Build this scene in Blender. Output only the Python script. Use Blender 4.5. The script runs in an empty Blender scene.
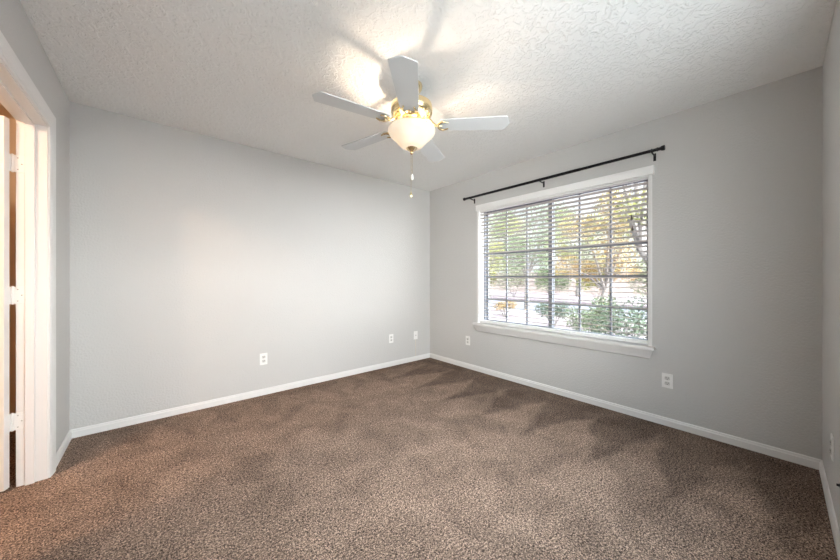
import bpy, bmesh, math, random
from mathutils import Vector, Matrix

# ------------------------------------------------------------------ camera, world, lights, exposure
scene = bpy.context.scene
COL = scene.collection
X0, X1, Y0, Y1, H = -0.480, 3.051, -0.172, 3.338, 2.44      # bedroom shell
WT = 0.114                                                   # thickness of the wall with the door

cam_data = bpy.data.cameras.new('camera')
cam = bpy.data.objects.new('camera', cam_data)
COL.objects.link(cam)
cam.location = (0, 0, 1.157)
cam.rotation_euler = (math.pi / 2, 0, 0.862498 - math.pi / 2)
cam_data.sensor_width = 36
cam_data.lens = 36 * 307.16 / 840
cam_data.shift_y = -1.4 / 840
cam_data.clip_start = 0.02
cam_data.clip_end = 300
scene.camera = cam

world = bpy.data.worlds.new('world')
scene.world = world
world.use_nodes = True
wn = world.node_tree
bg = wn.nodes['Background']
SKY_BASE, SKY_GLOW, SKY_TOP = 0.46, 7.0, 4.5
w_tc = wn.nodes.new('ShaderNodeTexCoord')
w_sep = wn.nodes.new('ShaderNodeSeparateXYZ')
w_ramp = wn.nodes.new('ShaderNodeValToRGB')
w_ramp.color_ramp.elements[0].position = 0.0
w_ramp.color_ramp.elements[0].color = (0.97, 0.98, 1.0, 1)
w_ramp.color_ramp.elements[1].position = 0.6
w_ramp.color_ramp.elements[1].color = (0.80, 0.90, 1.0, 1)
wn.links.new(w_tc.outputs['Generated'], w_sep.inputs[0])
wn.links.new(w_sep.outputs['Z'], w_ramp.inputs[0])
wn.links.new(w_ramp.outputs[0], bg.inputs['Color'])
# hazy sky: brightest round the sun, dimmer away from it
SUN_AZ, SUN_EL, SUN_E, SUN_ANGLE = 96, 9, 9.0, 90
_a, _e = math.radians(SUN_AZ), math.radians(SUN_EL)
_d = Vector((-math.cos(_a) * math.cos(_e), math.sin(_a) * math.cos(_e), -math.sin(_e)))
w_dot = wn.nodes.new('ShaderNodeVectorMath')
w_dot.operation = 'DOT_PRODUCT'
w_dot.inputs[1].default_value = tuple(-_d)
w_half = wn.nodes.new('ShaderNodeMath')
w_half.operation = 'MULTIPLY_ADD'
w_half.inputs[1].default_value = 0.5
w_half.inputs[2].default_value = 0.5
w_pow = wn.nodes.new('ShaderNodeMath')
w_pow.operation = 'POWER'
w_pow.inputs[1].default_value = 3.0
w_str = wn.nodes.new('ShaderNodeMath')
w_str.operation = 'MULTIPLY_ADD'
w_str.inputs[1].default_value = SKY_GLOW
w_str.inputs[2].default_value = SKY_BASE
wn.links.new(w_tc.outputs['Generated'], w_dot.inputs[0])
wn.links.new(w_dot.outputs['Value'], w_half.inputs[0])
wn.links.new(w_half.outputs[0], w_pow.inputs[0])
wn.links.new(w_pow.outputs[0], w_str.inputs[0])
w_zp = wn.nodes.new('ShaderNodeMath')                 # and brighter overhead
w_zp.operation = 'POWER'
w_zp.inputs[1].default_value = 3.0
w_zc = wn.nodes.new('ShaderNodeClamp')
w_add = wn.nodes.new('ShaderNodeMath')
w_add.operation = 'MULTIPLY_ADD'
w_add.inputs[1].default_value = SKY_TOP
wn.links.new(w_sep.outputs['Z'], w_zc.inputs[0])
wn.links.new(w_zc.outputs[0], w_zp.inputs[0])
wn.links.new(w_zp.outputs[0], w_add.inputs[0])
wn.links.new(w_str.outputs[0], w_add.inputs[2])
wn.links.new(w_add.outputs[0], bg.inputs['Strength'])


def lamp(name, kind, loc, energy, color, radius=None):
    d = bpy.data.lights.new(name, kind)
    d.energy = energy
    d.color = color
    if radius is not None:
        d.shadow_soft_size = radius
    o = bpy.data.objects.new(name, d)
    o.location = loc
    COL.objects.link(o)
    return o


# hazy low sun, shining in through the unseen window added to the near wall (beside the camera)
sun = lamp('hazy_sun', 'SUN', (-1, -9, 4), SUN_E, (1.0, 0.975, 0.95))
sun.data.angle = math.radians(SUN_ANGLE)
sun.rotation_euler = _d.to_track_quat('-Z', 'Y').to_euler()

hall_lamp = lamp('hall_lamp', 'POINT', (-1.5, 1.85, 2.33), 30, (1.0, 0.74, 0.54), 0.05)
BULB_W, BULB_COL = 5.2, (1.0, 0.80, 0.60)
BOWL_GLOW = 0.2

vs = scene.view_settings
vs.view_transform = 'Standard'
vs.look = 'None'
vs.exposure = 1.24
vs.gamma = 1.0
vs.use_curve_mapping = False
cy = scene.cycles
cy.max_bounces = 14
cy.diffuse_bounces = 8
cy.glossy_bounces = 4
cy.transmission_bounces = 6
cy.transparent_max_bounces = 12
cy.caustics_reflective = False
cy.caustics_refractive = False
cy.sample_clamp_indirect = 6.0
cy.use_denoising = True

rnd = random.Random(7)


# ------------------------------------------------------------------ materials
def srgb(r, g, b):
    f = lambda c: (c / 255 / 12.92) if c / 255 <= 0.04045 else ((c / 255 + 0.055) / 1.055) ** 2.4
    return (f(r), f(g), f(b), 1)


def mat(name, col, rough=0.6, metal=0.0, bump=None, vary=None, spec=0.4):
    """Principled material; bump=(scale, strength, distance), vary=(scale, amount)."""
    m = bpy.data.materials.new(name)
    m.use_nodes = True
    nt = m.node_tree
    p = nt.nodes['Principled BSDF']
    p.inputs['Base Color'].default_value = col
    p.inputs['Roughness'].default_value = rough
    p.inputs['Metallic'].default_value = metal
    p.inputs['Specular IOR Level'].default_value = spec
    tc = nt.nodes.new('ShaderNodeTexCoord')
    if vary:
        n = nt.nodes.new('ShaderNodeTexNoise')
        n.inputs['Scale'].default_value = vary[0]
        n.inputs['Detail'].default_value = 3
        nt.links.new(tc.outputs['Object'], n.inputs['Vector'])
        r = nt.nodes.new('ShaderNodeValToRGB')
        a = vary[1]
        r.color_ramp.elements[0].position = 0.3
        r.color_ramp.elements[1].position = 0.7
        r.color_ramp.elements[0].color = tuple(c * (1 - a) for c in col[:3]) + (1,)
        r.color_ramp.elements[1].color = tuple(min(1, c * (1 + a)) for c in col[:3]) + (1,)
        nt.links.new(n.outputs['Fac'], r.inputs[0])
        nt.links.new(r.outputs[0], p.inputs['Base Color'])
    if bump:
        n = nt.nodes.new('ShaderNodeTexNoise')
        n.inputs['Scale'].default_value = bump[0]
        n.inputs['Detail'].default_value = 3
        nt.links.new(tc.outputs['Object'], n.inputs['Vector'])
        b = nt.nodes.new('ShaderNodeBump')
        b.inputs['Strength'].default_value = bump[1]
        b.inputs['Distance'].default_value = bump[2]
        nt.links.new(n.outputs['Fac'], b.inputs['Height'])
        nt.links.new(b.outputs[0], p.inputs['Normal'])
    return m


M_WALL = mat('grey_wall_paint', (0.56, 0.55, 0.535, 1), 0.75, bump=(80, 0.6, 0.005), vary=(1.2, 0.012))
M_HALLWALL = mat('hall_wall_paint', (0.62, 0.50, 0.37, 1), 0.75, bump=(95, 0.35, 0.004))
M_TRIM = mat('white_trim_paint', (0.75, 0.74, 0.725, 1), 0.42, bump=(30, 0.04, 0.002))
M_DOOR = mat('white_door_paint', (0.80, 0.77, 0.73, 1), 0.45, bump=(40, 0.05, 0.002))
M_HINGE = mat('painted_hinge', (0.78, 0.77, 0.75, 1), 0.35, bump=(60, 0.05, 0.001))
M_SCREW = mat('dull_screw', (0.45, 0.43, 0.40, 1), 0.4, 0.6, vary=(200, 0.1))
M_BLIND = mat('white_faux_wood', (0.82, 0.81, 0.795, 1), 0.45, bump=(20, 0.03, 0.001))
M_SLAT = mat('faux_wood_slat_shaded', (0.50, 0.455, 0.42, 1), 0.5, bump=(20, 0.03, 0.001))  # darker than the rest of the blind: underside shade put into the colour
M_CORD = mat('white_cord', (0.75, 0.74, 0.70, 1), 0.8, vary=(300, 0.08))
M_TASSEL = mat('brown_tassel', (0.07, 0.05, 0.035, 1), 0.5, vary=(200, 0.15))
M_FRAME = mat('grey_window_frame', (0.20, 0.21, 0.235, 1), 0.45, vary=(15, 0.05))
M_BLACK = mat('black_rod_metal', (0.012, 0.012, 0.014, 1), 0.42, 0.3, vary=(60, 0.2))
M_BRASS = mat('polished_brass', (0.88, 0.73, 0.44, 1), 0.2, 1.0, bump=(18, 0.05, 0.002))
M_BLADE = mat('white_fan_blade', (0.66, 0.675, 0.68, 1), 0.45, bump=(25, 0.04, 0.001))
M_PLATE = mat('white_plate_plastic', (0.82, 0.81, 0.79, 1), 0.35, vary=(40, 0.02))
M_SLOT = mat('outlet_slot', (0.05, 0.045, 0.04, 1), 0.6, vary=(100, 0.1))
M_SOCKET = mat('outlet_face', (0.62, 0.61, 0.585, 1), 0.4, vary=(60, 0.03))
M_CABLE = mat('cream_cable', (0.72, 0.66, 0.57, 1), 0.6, vary=(60, 0.05))
M_CRYSTAL = mat('pale_pull', (0.85, 0.83, 0.78, 1), 0.1, 0.0, vary=(60, 0.03), spec=0.8)


def ceiling_material():
    m = mat('knockdown_ceiling', (0.85, 0.85, 0.84, 1), 0.8)
    nt = m.node_tree
    tc = nt.nodes.new('ShaderNodeTexCoord')
    n1 = nt.nodes.new('ShaderNodeTexNoise')
    n1.inputs['Scale'].default_value = 26
    n1.inputs['Detail'].default_value = 4
    n1.inputs['Distortion'].default_value = 1.2
    r = nt.nodes.new('ShaderNodeValToRGB')
    r.color_ramp.elements[0].position = 0.47
    r.color_ramp.elements[1].position = 0.56
    n2 = nt.nodes.new('ShaderNodeTexNoise')
    n2.inputs['Scale'].default_value = 110
    n2.inputs['Detail'].default_value = 2
    ad = nt.nodes.new('ShaderNodeMath')
    ad.operation = 'MULTIPLY_ADD'
    ad.inputs[1].default_value = 0.35
    b = nt.nodes.new('ShaderNodeBump')
    b.inputs['Strength'].default_value = 0.6
    b.inputs['Distance'].default_value = 0.006
    for n in (n1, n2):
        nt.links.new(tc.outputs['Object'], n.inputs['Vector'])
    nt.links.new(n1.outputs['Fac'], r.inputs[0])
    nt.links.new(n2.outputs['Fac'], ad.inputs[0])
    nt.links.new(r.outputs[0], ad.inputs[2])
    nt.links.new(ad.outputs[0], b.inputs['Height'])
    nt.links.new(b.outputs[0], nt.nodes['Principled BSDF'].inputs['Normal'])
    return m


def carpet_material():
    m = mat('brown_carpet', (0.13, 0.1, 0.085, 1), 1.0, spec=0.05)
    nt = m.node_tree
    p = nt.nodes['Principled BSDF']
    N, L = nt.nodes.new, nt.links.new
    tc = N('ShaderNodeTexCoord')

    def noise(scale, detail, dist=0.0):
        n = N('ShaderNodeTexNoise')
        n.inputs['Scale'].default_value = scale
        n.inputs['Detail'].default_value = detail
        n.inputs['Distortion'].default_value = dist
        L(tc.outputs['Object'], n.inputs['Vector'])
        return n.outputs['Fac']

    def math_(op, a, b=None, c=None):
        n = N('ShaderNodeMath')
        n.operation = op
        for i, v in enumerate((a, b, c)):
            if v is None:
                continue
            if isinstance(v, (int, float)):
                n.inputs[i].default_value = v
            else:
                L(v, n.inputs[i])
        return n.outputs[0]

    tuft = noise(210, 2)
    fleck = noise(105, 3, 0.6)
    ramp = N('ShaderNodeValToRGB')
    e = ramp.color_ramp.elements
    e[0].position, e[0].color = 0.38, (0.030, 0.022, 0.018, 1)
    e[1].position, e[1].color = 0.63, (0.60, 0.43, 0.33, 1)
    k = ramp.color_ramp.elements.new(0.5)
    k.color = (0.20, 0.144, 0.114, 1)
    mixf = math_('ADD', math_('MULTIPLY', tuft, 0.55), math_('MULTIPLY', fleck, 0.45))
    L(mixf, ramp.inputs[0])
    # brushed nap: wedge-shaped vacuum strokes by the walls with corner shade painted in, loose blotches elsewhere
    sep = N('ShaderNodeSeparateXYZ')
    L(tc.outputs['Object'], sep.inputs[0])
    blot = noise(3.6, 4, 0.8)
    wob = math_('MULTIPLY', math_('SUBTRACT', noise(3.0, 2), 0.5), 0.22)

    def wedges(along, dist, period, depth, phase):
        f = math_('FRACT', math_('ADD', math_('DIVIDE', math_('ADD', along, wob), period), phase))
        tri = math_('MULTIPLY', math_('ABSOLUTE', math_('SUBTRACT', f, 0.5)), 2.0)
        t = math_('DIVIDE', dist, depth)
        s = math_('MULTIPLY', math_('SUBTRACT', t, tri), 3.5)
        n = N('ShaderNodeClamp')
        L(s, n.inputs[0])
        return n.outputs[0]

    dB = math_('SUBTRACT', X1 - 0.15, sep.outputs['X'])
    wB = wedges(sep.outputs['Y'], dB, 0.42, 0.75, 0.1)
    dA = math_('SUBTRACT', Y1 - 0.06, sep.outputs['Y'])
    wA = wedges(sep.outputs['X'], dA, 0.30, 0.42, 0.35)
    nap_shade = math_('MULTIPLY', wB, math_('MULTIPLY_ADD', wA, 0.45, 0.55))
    fac = math_('MULTIPLY_ADD', nap_shade, 0.38, 0.65)  # strokes darkened further to carry the dim corner's shade
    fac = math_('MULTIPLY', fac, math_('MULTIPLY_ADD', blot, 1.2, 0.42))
    mul = N('ShaderNodeMix')
    mul.data_type = 'RGBA'
    mul.blend_type = 'MULTIPLY'
    mul.inputs[0].default_value = 1.0
    comb = N('ShaderNodeCombineXYZ')
    for i in range(3):
        L(fac, comb.inputs[i])
    L(ramp.outputs[0], mul.inputs[6])
    L(comb.outputs[0], mul.inputs[7])
    L(mul.outputs[2], p.inputs['Base Color'])
    b = N('ShaderNodeBump')
    b.inputs['Strength'].default_value = 0.9
    b.inputs['Distance'].default_value = 0.008
    L(mixf, b.inputs['Height'])
    L(b.outputs[0], p.inputs['Normal'])
    return m


def glass_material():
    m = bpy.data.materials.new('window_glass')
    m.use_nodes = True
    nt = m.node_tree
    nt.nodes.remove(nt.nodes['Principled BSDF'])
    tr = nt.nodes.new('ShaderNodeBsdfTransparent')
    tr.inputs[0].default_value = (0.95, 0.97, 0.97, 1)
    gl = nt.nodes.new('ShaderNodeBsdfGlossy')
    gl.inputs['Roughness'].default_value = 0.02
    mx = nt.nodes.new('ShaderNodeMixShader')
    mx.inputs[0].default_value = 0.05
    nt.links.new(tr.outputs[0], mx.inputs[1])
    nt.links.new(gl.outputs[0], mx.inputs[2])
    nt.links.new(mx.outputs[0], nt.nodes['Material Output'].inputs[0])
    return m


def bowl_material():
    m = bpy.data.materials.new('alabaster_glass')
    m.use_nodes = True
    nt = m.node_tree
    p = nt.nodes['Principled BSDF']
    p.inputs['Base Color'].default_value = (0.62, 0.54, 0.43, 1)
    p.inputs['Roughness'].default_value = 0.3
    tc = nt.nodes.new('ShaderNodeTexCoord')
    n = nt.nodes.new('ShaderNodeTexNoise')
    n.inputs['Scale'].default_value = 9
    n.inputs['Detail'].default_value = 3
    r = nt.nodes.new('ShaderNodeValToRGB')
    r.color_ramp.elements[0].position = 0.35
    r.color_ramp.elements[0].color = (1.0, 0.74, 0.46, 1)
    r.color_ramp.elements[1].position = 0.62
    r.color_ramp.elements[1].color = (1.0, 0.90, 0.74, 1)
    nt.links.new(tc.outputs['Object'], n.inputs['Vector'])
    nt.links.new(n.outputs['Fac'], r.inputs[0])
    nt.links.new(r.outputs[0], p.inputs['Emission Color'])
    p.inputs['Emission Strength'].default_value = BOWL_GLOW
    t = nt.nodes.new('ShaderNodeBsdfTranslucent')
    t.inputs[0].default_value = (0.95, 0.85, 0.70, 1)
    mx = nt.nodes.new('ShaderNodeMixShader')
    mx.inputs[0].default_value = 0.05
    nt.links.new(p.outputs[0], mx.inputs[1])
    nt.links.new(t.outputs[0], mx.inputs[2])
    nt.links.new(mx.outputs[0], nt.nodes['Material Output'].inputs[0])
    return m


def foliage_material(name, c1, c2):
    m = bpy.data.materials.new(name)
    m.use_nodes = True
    nt = m.node_tree
    p = nt.nodes['Principled BSDF']
    p.inputs['Roughness'].default_value = 0.7
    p.inputs['Specular IOR Level'].default_value = 0.15
    tc = nt.nodes.new('ShaderNodeTexCoord')
    n = nt.nodes.new('ShaderNodeTexNoise')
    n.inputs['Scale'].default_value = 3.0
    n.inputs['Detail'].default_value = 5
    r = nt.nodes.new('ShaderNodeValToRGB')
    r.color_ramp.elements[0].position = 0.35
    r.color_ramp.elements[0].color = c1 + (1,)
    r.color_ramp.elements[1].position = 0.65
    r.color_ramp.elements[1].color = c2 + (1,)
    nt.links.new(tc.outputs['Object'], n.inputs['Vector'])
    nt.links.new(n.outputs['Fac'], r.inputs[0])
    nt.links.new(r.outputs[0], p.inputs['Base Color'])
    return m


M_CEIL = ceiling_material()
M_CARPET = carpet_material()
M_GLASS = glass_material()
M_BOWL = bowl_material()


# ------------------------------------------------------------------ mesh helpers
def bx(bm, x0, x1, y0, y1, z0, z1):
    v = [bm.verts.new(c) for c in ((x0, y0, z0), (x1, y0, z0), (x1, y1, z0), (x0, y1, z0),
                                   (x0, y0, z1), (x1, y0, z1), (x1, y1, z1), (x0, y1, z1))]
    for f in ((0, 3, 2, 1), (4, 5, 6, 7), (0, 1, 5, 4), (1, 2, 6, 5), (2, 3, 7, 6), (3, 0, 4, 7)):
        bm.faces.new([v[i] for i in f])
    return v


def lathe(bm, prof, c=(0, 0, 0), n=32, close=True):
    """prof = [(r, z)] turned about the vertical axis through c."""
    rings = []
    for r, z in prof:
        if r < 1e-6:
            rings.append([bm.verts.new((c[0], c[1], c[2] + z))])
        else:
            rings.append([bm.verts.new((c[0] + r * math.cos(2 * math.pi * i / n),
                                        c[1] + r * math.sin(2 * math.pi * i / n), c[2] + z)) for i in range(n)])
    for a, b in zip(rings, rings[1:]):
        for i in range(n):
            j = (i + 1) % n
            if len(a) == 1 and len(b) == 1:
                continue
            if len(a) == 1:
                bm.faces.new((a[0], b[j], b[i]))
            elif len(b) == 1:
                bm.faces.new((a[i], a[j], b[0]))
            else:
                bm.faces.new((a[i], a[j], b[j], b[i]))
    if close:
        for rg in (rings[0], rings[-1]):
            if len(rg) > 2:
                bm.faces.new(rg)


def tube(bm, pts, r, n=10, cap=True):
    """tube along pts; r a number or one radius per point."""
    pts = [Vector(p) for p in pts]
    rs = r if isinstance(r, (list, tuple)) else [r] * len(pts)
    rings, up = [], None
    for i, p in enumerate(pts):
        t = (pts[min(i + 1, len(pts) - 1)] - pts[max(i - 1, 0)]).normalized()
        if up is None:
            up = Vector((0, 0, 1)) if abs(t.z) < 0.9 else Vector((1, 0, 0))
        a = t.cross(up).normalized()
        up = a.cross(t).normalized()
        rings.append([bm.verts.new(p + rs[i] * (math.cos(2 * math.pi * k / n) * a + math.sin(2 * math.pi * k / n) * up))
                      for k in range(n)])
    for a, b in zip(rings, rings[1:]):
        for k in range(n):
            bm.faces.new((a[k], a[(k + 1) % n], b[(k + 1) % n], b[k]))
    if cap:
        bm.faces.new(rings[0])
        bm.faces.new(rings[-1])


def extrude_profile(bm, prof, fn, ts):
    """sweep the closed outline prof [(u, v)] along stations ts; fn(u, v, t) gives the point."""
    rings = [[bm.verts.new(fn(u, v, t)) for u, v in prof] for t in ts]
    n = len(prof)
    for a, b in zip(rings, rings[1:]):
        for k in range(n):
            bm.faces.new((a[k], a[(k + 1) % n], b[(k + 1) % n], b[k]))
    bm.faces.new(rings[0])
    bm.faces.new(rings[-1])


def obj(name, bm, m, parent=None, smooth=False, bevel=None, loc=None):
    bmesh.ops.recalc_face_normals(bm, faces=bm.faces[:])
    me = bpy.data.meshes.new(name)
    bm.to_mesh(me)
    bm.free()
    me.materials.append(m)
    if smooth:
        for f in me.polygons:
            f.use_smooth = True
    o = bpy.data.objects.new(name, me)
    COL.objects.link(o)
    if loc:
        o.location = loc
    if parent:
        o.parent = parent
    if bevel:
        md = o.modifiers.new('bevel', 'BEVEL')
        md.width = bevel
        md.segments = 2
        md.limit_method = 'ANGLE'
    if smooth:
        try:
            me.set_sharp_from_angle(angle=math.radians(38))
        except Exception:
            pass
    return o


def empty(name, loc=(0, 0, 0), rz=0.0):
    o = bpy.data.objects.new(name, None)
    o.empty_display_size = 0.05
    o.location = loc
    o.rotation_euler = (0, 0, rz)
    COL.objects.link(o)
    return o


def tag(o, label, cat, group=None):
    o['label'] = label
    o['category'] = cat
    if group:
        o['group'] = group
    return o


def struct(o):
    o['kind'] = 'structure'
    return o


# ------------------------------------------------------------------ the shell
DY0, DY1, DZ = 1.985, 2.750, 2.035          # clear door opening in the left wall
WY0, WY1, WZ0, WZ1 = 0.690, 2.440, 0.600, 2.030   # window opening in the right wall
RX = X1 + 0.19                              # outside face of the window wall
HX, HY0, HY1 = -2.3, 1.05, 4.0              # hall beyond the door

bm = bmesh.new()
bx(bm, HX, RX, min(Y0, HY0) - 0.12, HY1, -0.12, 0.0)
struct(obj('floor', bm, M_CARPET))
bm = bmesh.new()
bx(bm, X0 - WT, RX, Y0 - 0.12, Y1 + 0.12, H, H + 0.12)
struct(obj('ceiling', bm, M_CEIL))
bm = bmesh.new()
bx(bm, X0 - 0.001, RX, Y1, Y1 + 0.12, 0, H)
struct(obj('wall_back', bm, M_WALL))
bm = bmesh.new()
GX0, GX1, GZ0, GZ1 = 0.25, 2.05, 0.78, 2.12    # added window, unseen beside the camera
bx(bm, X0 - 0.12, GX0, Y0 - 0.12, Y0, 0, H)
bx(bm, GX1, RX, Y0 - 0.12, Y0, 0, H)
bx(bm, GX0, GX1, Y0 - 0.12, Y0, GZ1, H)
bx(bm, GX0, GX1, Y0 - 0.12, Y0, 0, GZ0)
struct(obj('wall_near', bm, M_WALL))
JT = 0.018                                  # jamb board thickness
bm = bmesh.new()
bx(bm, X0 - WT, X0, Y0, DY0 - JT, 0, H)
bx(bm, X0 - WT, X0, DY1 + JT, HY1, 0, H)
bx(bm, X0 - WT, X0, DY0 - JT, DY1 + JT, DZ + JT, H)
struct(obj('wall_left', bm, M_WALL))
bm = bmesh.new()
bx(bm, X1, RX, Y0, WY0, 0, H)
bx(bm, X1, RX, WY1, Y1, 0, H)
bx(bm, X1, RX, WY0, WY1, 0, WZ0)
bx(bm, X1, RX, WY0, WY1, WZ1, H)
struct(obj('wall_right', bm, M_WALL))

# hall beyond the door
bm = bmesh.new()
bx(bm, HX - 0.1, HX, HY0 - 0.1, HY1 + 0.1, 0, H)
struct(obj('wall_hall_left', bm, M_HALLWALL))
bm = bmesh.new()
bx(bm, HX, X0 - WT, HY1, HY1 + 0.1, 0, H)
struct(obj('wall_hall_back', bm, M_HALLWALL))
bm = bmesh.new()
bx(bm, HX, X0 - WT, HY0 - 0.1, HY0, 0, H)
struct(obj('wall_hall_near', bm, M_HALLWALL))
bm = bmesh.new()
bx(bm, HX - 0.1, X0 - WT, HY0 - 0.1, HY1 + 0.1, H, H + 0.1)
struct(obj('ceiling_hall', bm, M_HALLWALL))

# baseboards: small rounded-top boards
BH, BT = 0.062, 0.013
BPROF = [(0, 0), (BT, 0), (BT, BH - 0.018), (BT - 0.003, BH - 0.014), (BT - 0.005, BH - 0.004), (BT - 0.008, BH), (0, BH)]


def baseboard(name, fn, ts):
    bm = bmesh.new()
    extrude_profile(bm, BPROF, fn, ts)
    return struct(obj(name, bm, M_TRIM))


baseboard('baseboard_back', lambda u, v, t: (t, Y1 - u, v), (X0, X1))
baseboard('baseboard_right', lambda u, v, t: (X1 - u, t, v), (Y0, Y1))
baseboard('baseboard_near', lambda u, v, t: (t, Y0 + u, v), (X0, X1))
CW = 0.088                                  # casing width
b1 = baseboard('baseboard_left', lambda u, v, t: (X0 + u, t, v), (DY1 + 0.006 + CW, Y1))

# ------------------------------------------------------------------ door frame, casing and door leaf
casing = struct(empty('trim_1', (X0, (DY0 + DY1) / 2, 0)))
CX, CYM = casing.location.x, casing.location.y
# casing outline across its width w (0 = inner edge) and depth d off the wall
CPROF = [(0, 0), (0, 0.008), (0.006, 0.011), (0.020, 0.011), (0.026, 0.014), (0.060, 0.0175), (CW - 0.006, 0.0175), (CW, 0.013), (CW, 0)]
R_ = 0.006
bm = bmesh.new()
pts = [(DY0 - R_, 0.0, -1, 0), (DY0 - R_, DZ + R_, -1, 1), (DY1 + R_, DZ + R_, 1, 1), (DY1 + R_, 0.0, 1, 0)]
rings = [[bm.verts.new((d, y + sy * w - CYM, z + sz * w)) for w, d in CPROF] for y, z, sy, sz in pts]
for a, b in zip(rings, rings[1:]):
    for k in range(len(CPROF)):
        kk = (k + 1) % len(CPROF)
        bm.faces.new((a[k], a[kk], b[kk], b[k]))
bm.faces.new(rings[0])
bm.faces.new(rings[-1])
obj('casing', bm, M_TRIM, casing)
bm = bmesh.new()
for y0, y1 in ((DY0 - JT, DY0), (DY1, DY1 + JT)):
    bx(bm, -WT, 0.0005, y0 - CYM, y1 - CYM, 0, DZ + JT)
bx(bm, -WT, 0.0005, DY0 - CYM, DY1 - CYM, DZ, DZ + JT)
obj('door_jamb', bm, M_TRIM, casing, bevel=0.0015)
bm = bmesh.new()
SX0, SX1, ST = -0.081, -0.046, 0.012
bx(bm, SX0, SX1, DY0 - CYM, DY0 + ST - CYM, 0, DZ)
bx(bm, SX0, SX1, DY1 - ST - CYM, DY1 - CYM, 0, DZ)
bx(bm, SX0, SX1, DY0 + ST - CYM, DY1 - ST - CYM, DZ - ST, DZ)
obj('door_stop', bm, M_TRIM, casing, bevel=0.0015)

# the leaf is hung on the far jamb and swung out into the hall
PIV = Vector((X0 - WT - 0.012, DY1 - 0.001, 0))
PHI = math.radians(19)
door = struct(empty('door_1', PIV, 0))
# local frame: +l along the leaf away from the pin, +e across its thickness
LV = Vector((-math.cos(PHI), math.sin(PHI), 0))
EV = Vector((-math.sin(PHI), -math.cos(PHI), 0))
DW, DT, DH, DB = 0.755, 0.035, 2.018, 0.014


def dl(l, e, z):
    return tuple(LV * l + EV * e + Vector((0, 0, z)))


def dbox(bm, l0, l1, e0, e1, z0, z1):
    v = [bm.verts.new(dl(*c)) for c in ((l0, e0, z0), (l1, e0, z0), (l1, e1, z0), (l0, e1, z0),
                                        (l0, e0, z1), (l1, e0, z1), (l1, e1, z1), (l0, e1, z1))]
    for f in ((0, 3, 2, 1), (4, 5, 6, 7), (0, 1, 5, 4), (1, 2, 6, 5), (2, 3, 7, 6), (3, 0, 4, 7)):
        bm.faces.new([v[i] for i in f])


E0 = 0.010
bm = bmesh.new()
dbox(bm, 0.004, DW, E0 + 0.006, E0 + DT - 0.006, DB, DB + DH)     # core
for l0, l1 in ((0.004, 0.115), (0.325, 0.435), (DW - 0.111, DW)):  # stiles
    dbox(bm, l0, l1, E0, E0 + DT, DB, DB + DH)
for z0, z1 in ((0, 0.22), (0.80, 0.98), (1.56, 1.66), (DH - 0.12, DH)):
    for l0, l1 in ((0.115, 0.325), (0.435, DW - 0.111)):
        dbox(bm, l0, l1, E0, E0 + DT, DB + z0, DB + z1)
for z0, z1 in ((0.22, 0.80), (0.98, 1.56), (1.66, DH - 0.12)):
    for l0, l1 in ((0.115, 0.325), (0.435, DW - 0.111)):
        dbox(bm, l0 + 0.035, l1 - 0.035, E0 + 0.002, E0 + DT - 0.002, DB + z0 + 0.035, DB + z1 - 0.035)
obj('door_leaf', bm, M_DOOR, door, bevel=0.001)
bm = bmesh.new()
for s in (0, 1):
    e = E0 - 0.03 if s == 0 else E0 + DT + 0.03
    c = Vector(dl(DW - 0.06, e, 0.98))
    bmesh.ops.create_uvsphere(bm, u_segments=20, v_segments=12, radius=0.027, matrix=Matrix.Translation(c))
tube(bm, [dl(DW - 0.06, E0 - 0.03, 0.98), dl(DW - 0.06, E0 + DT + 0.03, 0.98)], 0.011)
obj('door_knob', bm, M_BRASS, door, smooth=True)
for hz in (0.365, 1.065, 1.795):
    bm = bmesh.new()
    dbox(bm, 0.0035, 0.0060, E0 - 0.006, E0 + 0.030, hz - 0.047, hz + 0.047)         # leaf on the door edge
    yj = DY1 - 0.0025 - PIV.y
    bx(bm, 0.004, 0.052, yj, yj + 0.003, hz - 0.047, hz + 0.047)                      # leaf on the jamb
    bx(bm, -0.003, 0.006, yj - 0.002, yj + 0.003, hz - 0.047, hz + 0.047)
    hg = obj('hinge', bm, M_HINGE, door, bevel=0.0008)
    bm = bmesh.new()
    for k in range(5):
        z = hz - 0.047 + k * 0.0188
        lathe(bm, [(0.0064, 0.0006), (0.0066, 0.002), (0.0066, 0.0170), (0.0064, 0.0184)], (0, 0.002, z), 14)
    lathe(bm, [(0, -0.052), (0.005, -0.05), (0.005, 0.05), (0, 0.053)], (0, 0.002, hz), 12)
    obj('knuckle', bm, M_HINGE, hg, smooth=True)
    for dx, dz in ((0.020, 0.032), (0.034, 0.0), (0.020, -0.032)):
        bm = bmesh.new()
        c = Vector((dx, yj - 0.0005, hz + dz))
        bmesh.ops.create_uvsphere(bm, u_segments=10, v_segments=6, radius=0.0032, matrix=Matrix.Translation(c))
        obj('screw', bm, M_SCREW, hg)

# ------------------------------------------------------------------ window: frame, sashes, muntins, panes
GX = X1 + 0.135                              # plane of the glass
win = struct(empty('window_1', (GX, (WY0 + WY1) / 2, WZ0)))
WO = win.location.copy()


def wbox(bm, x0, x1, y0, y1, z0, z1):
    bx(bm, x0 - WO.x, x1 - WO.x, y0 - WO.y, y1 - WO.y, z0 - WO.z, z1 - WO.z)


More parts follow.
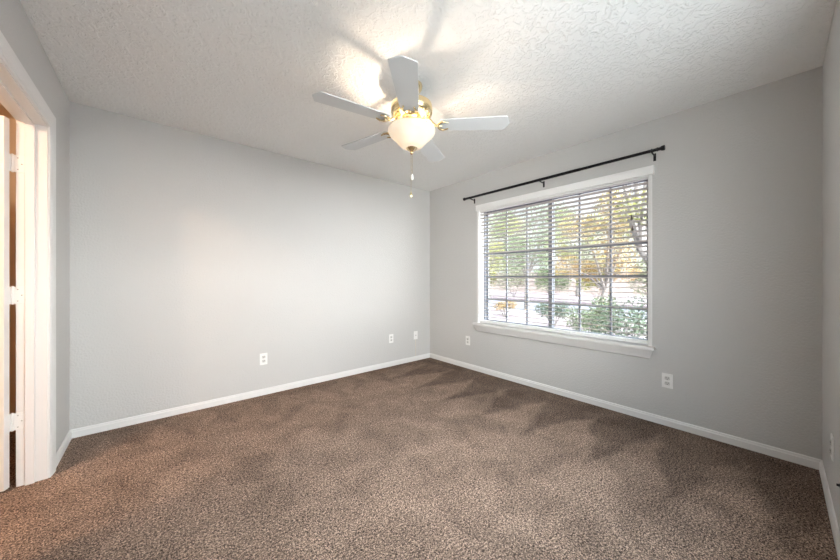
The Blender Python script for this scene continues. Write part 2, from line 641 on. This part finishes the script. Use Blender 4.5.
FW = 0.020
bm = bmesh.new()
wbox(bm, GX - 0.03, GX + 0.05, WY0, WY0 + FW, WZ0, WZ1)
wbox(bm, GX - 0.03, GX + 0.05, WY1 - FW, WY1, WZ0, WZ1)
wbox(bm, GX - 0.03, GX + 0.05, WY0 + FW, WY1 - FW, WZ0, WZ0 + FW)
wbox(bm, GX - 0.03, GX + 0.05, WY0 + FW, WY1 - FW, WZ1 - FW, WZ1)
obj('window_frame', bm, M_FRAME, win, bevel=0.002)
YM = 1.572
SW = 0.020
for k, (ya, yb, xs) in enumerate(((WY0 + FW, YM + 0.022, -0.012), (YM - 0.022, WY1 - FW, 0.016))):
    sx0, sx1 = GX + xs - 0.011, GX + xs + 0.011
    za, zb = WZ0 + FW, WZ1 - FW
    sash = empty('sash', (GX + xs - WO.x, (ya + yb) / 2 - WO.y, za - WO.z))
    sash.parent = win
    so = Vector((GX + xs, (ya + yb) / 2, za))

    def sbox(bm, x0, x1, y0, y1, z0, z1):
        bx(bm, x0 - so.x, x1 - so.x, y0 - so.y, y1 - so.y, z0 - so.z, z1 - so.z)
    ml = 0.042 if k == 1 else SW             # wider meeting stile
    mr = 0.042 if k == 0 else SW
    bm = bmesh.new()
    sbox(bm, sx0, sx1, ya, ya + ml, za, zb)
    sbox(bm, sx0, sx1, yb - mr, yb, za, zb)
    sbox(bm, sx0, sx1, ya + ml, yb - mr, za, za + SW)
    sbox(bm, sx0, sx1, ya + ml, yb - mr, zb - SW, zb)
    obj('sash_frame', bm, M_FRAME, sash, bevel=0.002)
    bm = bmesh.new()
    sbox(bm, GX + xs - 0.0025, GX + xs + 0.0025, ya + ml - 0.004, yb - mr + 0.004, za + SW - 0.004, zb - SW + 0.004)
    obj('pane', bm, M_GLASS, sash)
    for c in (1, 2):
        y = ya + ml + (yb - mr - ya - ml) * c / 3
        bm = bmesh.new()
        sbox(bm, GX + xs - 0.008, GX + xs + 0.008, y - 0.009, y + 0.009, za + SW, zb - SW)
        obj('muntin', bm, M_FRAME, sash)
    for z in (0.897, 1.180, 1.464):
        bm = bmesh.new()
        sbox(bm, GX + xs - 0.0078, GX + xs + 0.0078, ya + ml, yb - mr, z - 0.010, z + 0.010)
        obj('muntin', bm, M_FRAME, sash)

# sliding window added to the near wall, out of view, to light the room
gd = struct(empty('window_added', ((GX0 + GX1) / 2, Y0 - 0.06, 0)))
hwid = (GX1 - GX0) / 2
bm = bmesh.new()
bx(bm, -hwid, -hwid + 0.035, -0.05, 0.05, GZ0, GZ1)
bx(bm, hwid - 0.035, hwid, -0.05, 0.05, GZ0, GZ1)
bx(bm, -hwid + 0.035, hwid - 0.035, -0.05, 0.05, GZ1 - 0.035, GZ1)
bx(bm, -hwid + 0.035, hwid - 0.035, -0.05, 0.05, GZ0, GZ0 + 0.025)
obj('window_frame', bm, M_TRIM, gd, bevel=0.002)
for xa, xb, yo in ((-hwid + 0.035, 0.03, 0.016), (-0.03, hwid - 0.035, -0.016)):
    bm = bmesh.new()
    za, zb = GZ0 + 0.025, GZ1 - 0.035
    bx(bm, xa, xa + 0.06, yo - 0.014, yo + 0.014, za, zb)
    bx(bm, xb - 0.06, xb, yo - 0.014, yo + 0.014, za, zb)
    bx(bm, xa + 0.06, xb - 0.06, yo - 0.014, yo + 0.014, za, za + 0.05)
    bx(bm, xa + 0.06, xb - 0.06, yo - 0.014, yo + 0.014, zb - 0.06, zb)
    pn = obj('sliding_sash', bm, M_TRIM, gd, bevel=0.002)
    bm = bmesh.new()
    bx(bm, xa + 0.057, xb - 0.057, yo - 0.003, yo + 0.003, za + 0.047, zb - 0.057)
    obj('pane', bm, M_GLASS, pn)

# white returns lining the recess, with rounded front edges
ret = struct(empty('trim_3', (X1, (WY0 + WY1) / 2, WZ0)))
RP = [(0.104, 0), (0.104, -0.006), (0.0, -0.006), (-0.0035, -0.003), (-0.005, 0.002), (-0.005, 0.016), (-0.0035, 0.021), (0.0, 0.023), (0.0, 0.0)]
for y0, s in ((WY0, -1), (WY1, 1)):
    bm = bmesh.new()
    extrude_profile(bm, RP, lambda u, v, t: (u, y0 + s * v - (WY0 + WY1) / 2, t), (0.006, WZ1 - WZ0))
    obj('side_return', bm, M_TRIM, ret)
bm = bmesh.new()
bx(bm, 0.0, 0.104, WY0 + 0.006 - (WY0 + WY1) / 2, WY1 - 0.006 - (WY0 + WY1) / 2, WZ1 - WZ0 - 0.006, WZ1 - WZ0)
obj('head_return', bm, M_TRIM, ret)

# sill: stool inside the recess with a nosing and a sloped moulding beneath
sill = struct(empty('trim_2', (X1, (WY0 + WY1) / 2, WZ0)))
SO = sill.location.copy()
bm = bmesh.new()
bx(bm, -0.052, 0.0, 0.645 - SO.y, 2.490 - SO.y, -0.016, 0.006)
bx(bm, 0.0, GX - 0.03 - X1, WY0 + 0.001 - SO.y, WY1 - 0.001 - SO.y, 0.0002, 0.006)
obj('sill_board', bm, M_TRIM, sill, bevel=0.002)
bm = bmesh.new()
AP = [(0, -0.016), (-0.046, -0.016), (-0.046, -0.022), (-0.042, -0.030), (-0.024, -0.072), (-0.020, -0.088), (-0.012, -0.094), (0, -0.094)]


def apron_pt(u, v, t):
    ins = 0.004 + (0.046 + u) * 0.9           # ends cut back in line with the slope
    y = (0.648 + ins) if t == 0 else (2.487 - ins)
    return (u, y - SO.y, v)


extrude_profile(bm, AP, apron_pt, (0, 1))
obj('sill_moulding', bm, M_TRIM, sill)

# ------------------------------------------------------------------ blind
BY0, BY1 = WY0 + 0.010, WY1 - 0.010
BXC = X1 + 0.040
blind = tag(empty('window_blind', (BXC, (BY0 + BY1) / 2, 2.0)),
            'white horizontal slat blind hanging open across the window', 'blind')
BO = blind.location.copy()


def bbox(bm, x0, x1, y0, y1, z0, z1):
    bx(bm, x0 - BO.x, x1 - BO.x, y0 - BO.y, y1 - BO.y, z0 - BO.z, z1 - BO.z)


bm = bmesh.new()
bbox(bm, X1 - 0.034, X1 - 0.022, 0.650, 2.456, 1.997, 2.066)
bbox(bm, X1 - 0.022, X1 - 0.001, 0.650, 0.662, 1.997, 2.066)
bbox(bm, X1 - 0.022, X1 - 0.001, 2.444, 2.456, 1.997, 2.066)
bbox(bm, X1 - 0.037, X1 - 0.034, 0.650, 2.456, 2.052, 2.066)
obj('valance', bm, M_BLIND, blind, bevel=0.0015)
bm = bmesh.new()
bbox(bm, X1 + 0.008, X1 + 0.064, BY0, BY1, 1.985, 2.027)
obj('headrail', bm, M_BLIND, blind, bevel=0.002)
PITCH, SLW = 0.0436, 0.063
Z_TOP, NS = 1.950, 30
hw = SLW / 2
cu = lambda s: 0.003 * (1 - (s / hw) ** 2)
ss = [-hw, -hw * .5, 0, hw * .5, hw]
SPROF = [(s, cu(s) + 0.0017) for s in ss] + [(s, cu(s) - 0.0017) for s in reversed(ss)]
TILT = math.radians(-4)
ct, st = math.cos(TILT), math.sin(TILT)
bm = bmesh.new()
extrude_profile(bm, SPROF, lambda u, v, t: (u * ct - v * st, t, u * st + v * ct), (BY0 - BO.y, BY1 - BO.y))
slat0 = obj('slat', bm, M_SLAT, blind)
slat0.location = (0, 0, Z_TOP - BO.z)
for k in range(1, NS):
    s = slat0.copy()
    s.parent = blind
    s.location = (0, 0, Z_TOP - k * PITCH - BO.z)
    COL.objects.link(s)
ZB = 0.628
bm = bmesh.new()
bbox(bm, BXC - 0.025, BXC + 0.025, BY0, BY1, ZB - 0.015, ZB + 0.013)
obj('bottom_rail', bm, M_BLIND, blind, bevel=0.003)
for y in (0.86, 1.33, 1.80, 2.28):
    bm = bmesh.new()
    for dx in (-0.0328, 0.0328):
        tube(bm, [(dx, y - BO.y, 1.985 - BO.z), (dx, y - BO.y, ZB - BO.z)], 0.0008, 6)
    for k in range(NS):
        z = Z_TOP - k * PITCH - 0.0022 - BO.z
        tube(bm, [(-0.0328, y - BO.y, z), (0.0328, y - BO.y, z)], 0.0006, 5)
    obj('ladder_cord', bm, M_CORD, blind)
    bm = bmesh.new()
    tube(bm, [(-0.0248, y - BO.y, ZB - BO.z), (-0.0275, y - BO.y, ZB - BO.z)], [0.0065, 0.005], 14)
    obj('cord_plug', bm, M_SOCKET, blind)
# two cords with tassels near the right end
for y, zt in ((0.806, 1.672), (0.800, 1.580)):
    bm = bmesh.new()
    xx = X1 - 0.012 - BO.x
    tube(bm, [(xx, y - BO.y, 1.99 - BO.z), (xx, y - BO.y, zt + 0.02 - BO.z)], 0.0010, 6)
    c = obj('tilt_cord', bm, M_CORD, blind)
    bm = bmesh.new()
    lathe(bm, [(0.0, 0.026), (0.004, 0.024), (0.0055, 0.010), (0.0095, -0.010), (0.010, -0.020), (0.0, -0.022)],
          (xx, y - BO.y, zt - BO.z), 14)
    obj('tassel', bm, M_TASSEL, c, smooth=True)

# ------------------------------------------------------------------ curtain rod
rod = tag(empty('curtain_rod', (X1, 1.58, 2.167)), 'long black metal curtain rod mounted on the wall above the window', 'curtain rod')
RXC = -0.080
bm = bmesh.new()
tube(bm, [(RXC, 0.615 - 1.58, 0), (RXC, 1.20 - 1.58, 0)], 0.0122, 18)
obj('rod_tube', bm, M_BLACK, rod, smooth=True)
bm = bmesh.new()
tube(bm, [(RXC, 1.19 - 1.58, 0), (RXC, 2.565 - 1.58, 0)], 0.0138, 18)
obj('rod_tube', bm, M_BLACK, rod, smooth=True)
for ya, yb in ((0.620, 0.569), (2.560, 2.604)):
    s = 1 if yb > ya else -1
    bm = bmesh.new()
    tube(bm, [(RXC, ya + s * o - 1.58, 0) for o in (0, 0.004, 0.008, 0.022, 0.030, 0.046, 0.050)],
         [0.0145, 0.0155, 0.013, 0.013, 0.019, 0.0205, 0.018], 18)
    obj('end_cap', bm, M_BLACK, rod, smooth=True)
for y in (0.650, 1.585, 2.500):
    bm = bmesh.new()
    bx(bm, -0.0035, 0.0, y - 0.009 - 1.58, y + 0.009 - 1.58, -0.062, -0.002)               # wall plate
    tube(bm, [(-0.003, y - 1.58, -0.020), (-0.045, y - 1.58, -0.020), (-0.066, y - 1.58, -0.017)], 0.0055, 10)
    cup = [(RXC + 0.0165 * math.cos(a), y - 1.58, 0.0165 * math.sin(a)) for a in
           [math.radians(d) for d in range(150, 391, 20)]]
    tube(bm, cup, 0.0055, 8)
    obj('bracket', bm, M_BLACK, rod, smooth=True)

# ------------------------------------------------------------------ ceiling fan
FX, FY = 1.285, 1.585
fan = tag(empty('ceiling_fan', (FX, FY, H)), 'brass ceiling fan with five white blades and a lit bowl lamp', 'ceiling fan')


def fz(z):
    return z - H


bm = bmesh.new()
lathe(bm, [(0.070, 0), (0.072, -0.008), (0.070, -0.020), (0.058, -0.042), (0.034, -0.058), (0.020, -0.062)], n=40)
obj('canopy', bm, M_BRASS, fan, smooth=True)
bm = bmesh.new()
lathe(bm, [(0.0135, -0.055), (0.0135, fz(2.315)), (0.03, fz(2.312)), (0.034, fz(2.300))], n=24)
obj('downrod', bm, M_BRASS, fan, smooth=True)
bm = bmesh.new()
lathe(bm, [(0.030, fz(2.318)), (0.085, fz(2.316)), (0.122, fz(2.311)), (0.134, fz(2.304)), (0.137, fz(2.294)), (0.137, fz(2.268)),
           (0.134, fz(2.262)), (0.137, fz(2.256)), (0.134, fz(2.246)), (0.118, fz(2.234)), (0.098, fz(2.226)), (0.060, fz(2.222))], n=48)
motor = obj('motor_housing', bm, M_BRASS, fan, smooth=True)
bm = bmesh.new()
for k in range(20):                                                # raised ornament round the lower rim
    a = 2 * math.pi * k / 20
    c = Matrix.Translation((0.121 * math.cos(a), 0.121 * math.sin(a), fz(2.237))) @ Matrix.Rotation(a, 4, 'Z') @ Matrix.Scale(0.55, 4, (1, 0, 0))
    bmesh.ops.create_uvsphere(bm, u_segments=10, v_segments=6, radius=0.012, matrix=c)
obj('ornament_band', bm, M_BRASS, motor, smooth=True)
# light kit: fitter stem, pan, bowl
bm = bmesh.new()
lathe(bm, [(0.060, fz(2.224)), (0.064, fz(2.214)), (0.058, fz(2.204)), (0.040, fz(2.198)), (0.040, fz(2.186)), (0.056, fz(2.180)),
           (0.060, fz(2.170)), (0.040, fz(2.160)), (0.012, fz(2.158))], n=40)
fitter = obj('light_fitter', bm, M_BRASS, fan, smooth=True)
bm = bmesh.new()
tube(bm, [(0, 0, fz(2.160)), (0, 0, fz(2.010))], 0.0045, 10)
obj('center_stem', bm, M_BRASS, fitter)
BULBS = ((120, 2.085, 1.0), (250, 2.100, 0.0), (45, 2.120, 0.3))     # azimuth, height, share of light
for k in range(3):
    a = math.radians(BULBS[k][0])
    px, py = 0.066 * math.cos(a), 0.066 * math.sin(a)
    bm = bmesh.new()
    tube(bm, [(px * 0.45, py * 0.45, fz(2.164)), (px * 0.8, py * 0.8, fz(2.150))], 0.010, 12)
    obj('bulb_socket', bm, M_PLATE, fitter)
    if BULBS[k][2]:                           # two of the three bulbs burn
        lamp('fan_bulb', 'POINT', (FX + px, FY + py, BULBS[k][1]), BULB_W * BULBS[k][2], BULB_COL, 0.014)
prof_out = [(0.146, 2.150), (0.154, 2.146), (0.157, 2.138), (0.155, 2.126), (0.147, 2.112), (0.134, 2.098), (0.118, 2.084), (0.104, 2.070),
            (0.091, 2.055), (0.078, 2.040), (0.062, 2.028), (0.036, 2.021), (0.010, 2.020)]
prof_in = [(max(r - 0.005, 0.008), z + 0.004) for r, z in reversed(prof_out)]
bm = bmesh.new()
lathe(bm, [(r, fz(z)) for r, z in prof_out + prof_in], n=56, close=False)
obj('glass_bowl', bm, M_BOWL, fan, smooth=True)
bm = bmesh.new()
lathe(bm, [(0.012, fz(2.034)), (0.036, fz(2.030)), (0.040, fz(2.024)), (0.032, fz(2.012)), (0.017, fz(2.003)), (0.009, fz(1.998)),
           (0.012, fz(1.992)), (0.011, fz(1.986)), (0.006, fz(1.981)), (0.0, fz(1.979))], n=32)
obj('finial', bm, M_BRASS, fan, smooth=True)
for (ox, oy, z0, z1, pm) in ((0.003, -0.003, 1.984, 1.842, M_CRYSTAL), (-0.003, 0.003, 1.984, 1.728, M_BRASS)):
    bm = bmesh.new()
    n = int((z0 - z1) / 0.0042)
    tube(bm, [(ox, oy, fz(z0)), (ox, oy, fz(z1))], 0.0007, 6)
    for k in range(0, n, 2):
        bmesh.ops.create_icosphere(bm, subdivisions=1, radius=0.0017, matrix=Matrix.Translation((ox, oy, fz(z0 - k * 0.0042))))
    ch = obj('pull_chain', bm, M_BRASS, fan)
    bm = bmesh.new()
    lathe(bm, [(0.0, 0.008), (0.003, 0.007), (0.0045, 0.0), (0.0075, -0.012), (0.0085, -0.022), (0.006, -0.030), (0.0, -0.033)],
          (ox, oy, fz(z1)), 16)
    obj('pull_knob', bm, pm, ch, smooth=True)

BLZ, BR0, BR1, PIT = 2.172, 0.185, 0.640, math.radians(-7.5)
BLADE_AZ = (-44, -133, 172, 104.7, 30.5)


def blade_outline():
    # half-widths along the blade; tip cut to a shallow point with two chamfers
    L = BR1
    up = [(BR0, 0.050), (BR0 + 0.006, 0.056), (0.36, 0.063), (L - 0.035, 0.0715), (L - 0.028, 0.071)]
    return up + [(L, 0.008)] + [(L, -0.008)] + [(r, -w) for r, w in reversed(up)]


for az in BLADE_AZ:
    rot = Matrix.Rotation(math.radians(az), 4, 'Z')
    tilt = Matrix.Rotation(PIT, 4, 'X')
    pl = blade_outline()
    bm = bmesh.new()
    top = [bm.verts.new(rot @ (Vector((0, 0, fz(BLZ))) + tilt @ Vector((r, w, 0.003)))) for r, w in pl]
    bot = [bm.verts.new(rot @ (Vector((0, 0, fz(BLZ))) + tilt @ Vector((r, w, -0.003)))) for r, w in pl]
    bm.faces.new(top)
    bm.faces.new(list(reversed(bot)))
    for k in range(len(pl)):
        kk = (k + 1) % len(pl)
        bm.faces.new((top[k], bot[k], bot[kk], top[kk]))
    bl = obj('blade', bm, M_BLADE, fan, bevel=0.0012)
    # brass arm: neck from the motor, then a horseshoe whose prongs are screwed under the blade
    bm = bmesh.new()

    def ap(r, w, dz):
        return rot @ (Vector((0, 0, fz(BLZ))) + tilt @ Vector((r, w, dz)))
    neck = [rot @ Vector((0.085, 0, fz(2.226))), rot @ Vector((0.115, 0, fz(2.212))), ap(0.140, 0, 0.012), ap(0.160, 0, -0.004), ap(0.172, 0, -0.007)]
    tube(bm, neck, [0.013, 0.012, 0.0095, 0.0085, 0.0085], 12)
    shoe = []
    for d in range(-165, 166, 15):
        t = math.radians(d)
        shoe.append(ap(0.212 - 0.036 * math.cos(t) + 0.0 * abs(t), 0.042 * math.sin(t) * 1.0, -0.0085) if abs(d) <= 90 else
                    ap(0.212 + 0.030 * (abs(d) - 90) / 75, math.copysign(0.042 - 0.012 * (abs(d) - 90) / 75, d), -0.0085))
    nsh = len(shoe)
    tube(bm, shoe, [0.0035 + 0.0045 * math.sin(math.pi * k / (nsh - 1)) for k in range(nsh)], 10)
    tube(bm, [ap(0.172, 0, -0.0075), ap(0.200, 0, -0.0085)], [0.008, 0.004], 10)
    obj('blade_arm', bm, M_BRASS, bl, smooth=True)
    for r, w in ((0.238, 0.034), (0.238, -0.034), (0.198, 0.0)):
        bm = bmesh.new()
        c = ap(r, w, -0.0055)
        bmesh.ops.create_uvsphere(bm, u_segments=10, v_segments=6, radius=0.0042, matrix=Matrix.Translation(c))
        obj('screw', bm, M_BRASS, bl, smooth=True)


# ------------------------------------------------------------------ wall plates
def plate_base(name, loc, rz, kind):
    """Built facing local -Y, standing off the wall plane by its own thickness."""
    t = empty(name, loc, rz)
    bm = bmesh.new()
    bx(bm, -0.035, 0.035, -0.006, -0.0003, -0.057, 0.057)
    obj('cover_plate', bm, M_PLATE, t, bevel=0.0025)
    if kind == 'duplex':
        for dz in (0.020, -0.020):
            bm = bmesh.new()
            pl = []
            for k in range(24):
                a = 2 * math.pi * k / 24
                pl.append((max(-0.0165, min(0.0165, 0.0195 * math.cos(a))), max(-0.0135, min(0.0135, 0.0175 * math.sin(a)))))
            extrude_profile(bm, pl, lambda u, v, w: (u, w, v + dz), (-0.0085, -0.006))
            rc = obj('receptacle', bm, M_SOCKET, t)
            bm = bmesh.new()
            bx(bm, -0.0085, -0.0055, -0.0092, -0.0080, dz - 0.001, dz + 0.0085)
            bx(bm, 0.0055, 0.0085, -0.0092, -0.0080, dz - 0.000, dz + 0.0075)
            tube(bm, [(0, -0.0092, dz - 0.007), (0, -0.008, dz - 0.007)], 0.0030, 10)
            obj('slot', bm, M_SLOT, rc)
        bm = bmesh.new()
        tube(bm, [(0, -0.0075, 0), (0, -0.0055, 0)], 0.003, 10)
        obj('screw', bm, M_SOCKET, t)
    else:
        bm = bmesh.new()
        tube(bm, [(0, -0.0062, 0), (0, -0.0085, 0)], 0.0075, 6)
        tube(bm, [(0, -0.0085, 0), (0, -0.016, 0)], 0.0047, 12)
        obj('coax_jack', bm, M_SCREW, t)
        for dz in (0.042, -0.042):
            bm = bmesh.new()
            tube(bm, [(0, -0.0072, dz), (0, -0.0055, dz)], 0.003, 10)
            obj('screw', bm, M_SOCKET, t)
    return t


OG = 'electrical outlets on the walls'
ZO = 0.357
tag(plate_base('wall_outlet', (0.807, Y1, ZO), 0, 'duplex'),
    'white duplex outlet alone on the left half of the long grey wall', 'outlet', OG)
tag(plate_base('wall_outlet', (2.354, Y1, ZO + 0.006), 0, 'duplex'),
    'white outlet on the long grey wall, left of the cable plate', 'outlet', OG)
cx = plate_base('cable_plate', (2.775, Y1, ZO), 0, 'coax')
tag(cx, 'white cable jack plate by the corner with a cream strip below it', 'wall plate')
bm = bmesh.new()
bx(bm, -0.004, 0.004, -0.005, -0.0004, BH - ZO + 0.002, -0.056)
obj('cable_strip', bm, M_CABLE, cx, bevel=0.0015)
tag(plate_base('wall_outlet', (X1, 2.609, ZO), -math.pi / 2, 'duplex'),
    'white outlet on the window wall, low beside the far corner', 'outlet', OG)
tag(plate_base('wall_outlet', (X1, 0.569, ZO - 0.003), -math.pi / 2, 'duplex'),
    'white outlet under the right end of the window sill', 'outlet', OG)
tag(plate_base('wall_outlet', (2.485, Y0, 0.340), math.pi, 'duplex'),
    'white outlet seen edge on, on the right-hand wall at the picture edge', 'outlet', OG)
# short dark stub on the right-hand wall
bm = bmesh.new()
tube(bm, [(0, 0.0002, 0), (0, 0.004, 0)], 0.011, 14)
tube(bm, [(0, 0.004, 0), (0, 0.009, 0), (0, 0.013, 0)], [0.0055, 0.0055, 0.0045], 12)
st_ = obj('wall_stub', bm, M_BLACK, None, smooth=True, loc=(2.185, Y0, 0.285))
tag(st_, 'tiny dark stub poking out of the right-hand wall near the baseboard', 'wall stub')
# small nail left in the long wall
bm = bmesh.new()
tube(bm, [(0, 0.0, 0), (0, -0.006, 0.001)], 0.0022, 10)
tube(bm, [(0, -0.006, 0.001), (0, -0.0075, 0.001)], 0.0045, 10)
tag(obj('nail', bm, M_SCREW, None, loc=(1.385, Y1, 1.875)), 'small nail head left in the long grey wall', 'nail')

# ------------------------------------------------------------------ the yard outside
M_GRAVEL = mat('pinkish_gravel', (0.21, 0.165, 0.175, 1), 0.9, bump=(30, 0.4, 0.03), vary=(6, 0.2))
M_STREET = mat('asphalt', (0.15, 0.145, 0.17, 1), 0.9, vary=(3, 0.15))
M_CURB = mat('concrete', (0.45, 0.43, 0.43, 1), 0.85, vary=(5, 0.1))
M_BARK = mat('grey_bark', (0.15, 0.135, 0.125, 1), 0.9, bump=(14, 0.5, 0.02), vary=(8, 0.3))
GZ = -0.16
M_BLOCK = mat('pale_block_wall', (0.36, 0.29, 0.26, 1), 0.9, bump=(5, 0.3, 0.02), vary=(2.5, 0.2))


def slab(name, x0, x1, y0, y1, z0, z1, m):
    bm = bmesh.new()
    bx(bm, x0, x1, y0, y1, z0, z1)
    return struct(obj(name, bm, m))


slab('ground_yard', RX + 0.001, 11.0, -12, 26, GZ - 0.2, GZ, M_GRAVEL)
M_BOUNCE = mat('pale_bounce_slab', (0.62, 0.61, 0.59, 1), 0.85, vary=(5, 0.06))  # added unseen ground, kept pale to bounce daylight up to the ceiling
slab('ground_bounce', X0 - WT, RX, -12, Y0 - 0.121, GZ - 0.2, -0.03, M_BOUNCE)
slab('ground_curb', 11.0, 11.25, -12, 26, GZ - 0.2, GZ + 0.03, M_CURB)
slab('ground_street', 11.25, 18.0, -12, 26, GZ - 0.2, GZ - 0.10, M_STREET)
slab('ground_verge', 18.0, 60, -25, 60, GZ - 0.2, GZ, M_GRAVEL)


slab('wall_garden', 27.0, 27.25, -8, 45, GZ, 1.75, M_BLOCK)


def leaves(bm, centres, n, size):
    """n leaf blades scattered over the shells of the ellipsoid clumps in centres [(c, (rx, ry, rz))]."""
    for _ in range(n):
        c, r = rnd.choice(centres)
        while True:
            u = Vector((rnd.uniform(-1, 1), rnd.uniform(-1, 1), rnd.uniform(-1, 1)))
            if 0.15 < u.length < 1:
                break
        q = Vector(c) + Vector((u.x * r[0], u.y * r[1], u.z * r[2]))
        a = Vector((rnd.gauss(0, 1), rnd.gauss(0, 1), rnd.gauss(0, 0.7))).normalized()
        b = a.cross(Vector((rnd.gauss(0, 1), rnd.gauss(0, 1), rnd.gauss(0, 1)))).normalized()
        s = size * rnd.uniform(0.6, 1.3)
        nrm = a.cross(b).normalized() * s * 0.12
        v = [bm.verts.new(p) for p in (q - a * s, q + b * s * 0.42 + nrm, q + a * s, q - b * s * 0.42 + nrm)]
        bm.faces.new((v[0], v[1], v[2]))
        bm.faces.new((v[0], v[2], v[3]))


def leaf_obj(name, centres, n, size, m, parent):
    bm = bmesh.new()
    leaves(bm, centres, n, size)
    me = bpy.data.meshes.new(name)
    bm.to_mesh(me)
    bm.free()
    me.materials.append(m)
    o = bpy.data.objects.new(name, me)
    COL.objects.link(o)
    o.parent = parent
    return o


def tree(x, y, h, cr, n, leaf, m, label, group=None, lean=(0, 0), low=0.42):
    t = tag(empty('yard_tree', (x, y, GZ)), label, 'tree', group)
    bm = bmesh.new()
    th = h * low
    base = [(0, 0, -0.02), (lean[0] * 0.3, lean[1] * 0.3, th * 0.5), (lean[0], lean[1], th)]
    tube(bm, base, [0.045 * h * 0.6, 0.032 * h * 0.6, 0.026 * h * 0.6], 10)
    cl = []
    for k in range(9):
        a = 2 * math.pi * k / 9 + rnd.uniform(-.3, .3)
        rr = cr * rnd.uniform(0.35, 0.8)
        z = th + (h - th) * rnd.uniform(0.15, 0.95)
        e = (lean[0] + rr * math.cos(a), lean[1] + rr * math.sin(a), z)
        m1 = (lean[0] + rr * 0.45 * math.cos(a), lean[1] + rr * 0.45 * math.sin(a), th + (z - th) * 0.6)
        tube(bm, [(lean[0], lean[1], th * 0.97), m1, e], [0.018 * h * .6, 0.011 * h * .6, 0.004 * h * .6], 6)
        q = cr * rnd.uniform(0.30, 0.48)
        cl.append((e, (q, q, q * 0.75)))
    obj('trunk', bm, M_BARK, t)
    leaf_obj('foliage', cl, n, leaf, m, t)
    return t


def shrub(x, y, h, r, n, leaf, m, label, group):
    t = tag(empty('yard_shrub', (x, y, GZ)), label, 'shrub', group)
    bm = bmesh.new()
    cl = []
    for k in range(7):
        a = 2 * math.pi * k / 7 + rnd.uniform(-.3, .3)
        e = (r * 0.5 * math.cos(a), r * 0.5 * math.sin(a), h * rnd.uniform(0.45, 0.8))
        tube(bm, [(0.03 * math.cos(a), 0.03 * math.sin(a), -0.02), (e[0] * .6, e[1] * .6, e[2] * .5), e], [0.014, 0.010, 0.005], 6)
        cl.append((e, (r * 0.5, r * 0.5, h * 0.28)))
    obj('stem', bm, M_BARK, t)
    leaf_obj('foliage', cl, n, leaf, m, t)
    return t


F_OLIVE = foliage_material('olive_leaves', (0.10, 0.12, 0.03), (0.26, 0.24, 0.07))
F_GOLD = foliage_material('golden_leaves', (0.17, 0.105, 0.04), (0.32, 0.22, 0.09))
F_GREEN = foliage_material('green_leaves', (0.065, 0.09, 0.045), (0.17, 0.20, 0.105))
F_DEEP = foliage_material('deep_green_leaves', (0.04, 0.062, 0.04), (0.115, 0.145, 0.095))

F_GREY = foliage_material('grey_green_leaves', (0.13, 0.14, 0.09), (0.26, 0.26, 0.17))

TG = 'trees outside the window'
tree(7.6, 2.75, 3.3, 1.1, 8000, 0.026, F_GOLD, 'golden-leaved tree close outside the right half of the window', TG, lean=(0.1, -0.2), low=0.32)
tree(6.2, 0.75, 4.4, 0.9, 4000, 0.026, F_OLIVE, 'thin-leaved tree with a leaning grey trunk at the window right edge', TG, lean=(-0.1, 0.75))
tree(12.0, 7.0, 4.6, 1.7, 9000, 0.042, F_GREEN, 'green tree across the yard behind the middle of the window', TG, low=0.3)
tree(15.5, 11.6, 4.8, 1.9, 8000, 0.052, F_OLIVE, 'olive tree by the street at the window left edge', TG, low=0.28)
tree(14.6, 4.6, 4.6, 1.6, 7000, 0.05, F_GREY, 'grey-green tree by the street behind the golden tree', TG, low=0.28)
tree(23.0, 15.2, 6.6, 2.3, 7000, 0.07, F_GREY, 'far grey-green tree beyond the street, left of centre', TG, low=0.3)
tree(23.5, 9.6, 6.2, 2.3, 7000, 0.07, F_OLIVE, 'far olive tree beyond the street, in the middle of the window', TG, low=0.3)
SG = 'shrubs outside the window'
shrub(5.2, 1.50, 1.05, 0.50, 3000, 0.024, F_DEEP, 'dark green shrub nearest the window, at its lower right corner', SG)
shrub(6.3, 2.35, 0.95, 0.50, 2600, 0.026, F_GREEN, 'green shrub just left of the dark corner shrub', SG)
shrub(8.2, 4.00, 0.75, 0.50, 2200, 0.028, F_DEEP, 'low green shrub under the middle of the window', SG)
shrub(9.2, 6.2, 0.55, 0.45, 1500, 0.028, F_GOLD, 'low rust-coloured shrub in the gravel at lower left of the window', SG)
HG = 'tall bushes beyond the street'
for k, (m, w) in enumerate(((F_GREY, 'pale grey-green bush'), (F_OLIVE, 'olive bush'), (F_GREEN, 'fresh green bush'), (F_GREY, 'greyish bush'), (F_OLIVE, 'yellowish bush'))):
    shrub(19.6, 4.2 + 2.75 * k, 2.3 + 0.25 * (k % 2), 1.25, 3200, 0.07, m,
          w + ' beyond the street, ' + ('rightmost in', 'second from right in', 'in the middle of', 'second from left in', 'leftmost in')[k] + ' the far row', HG)
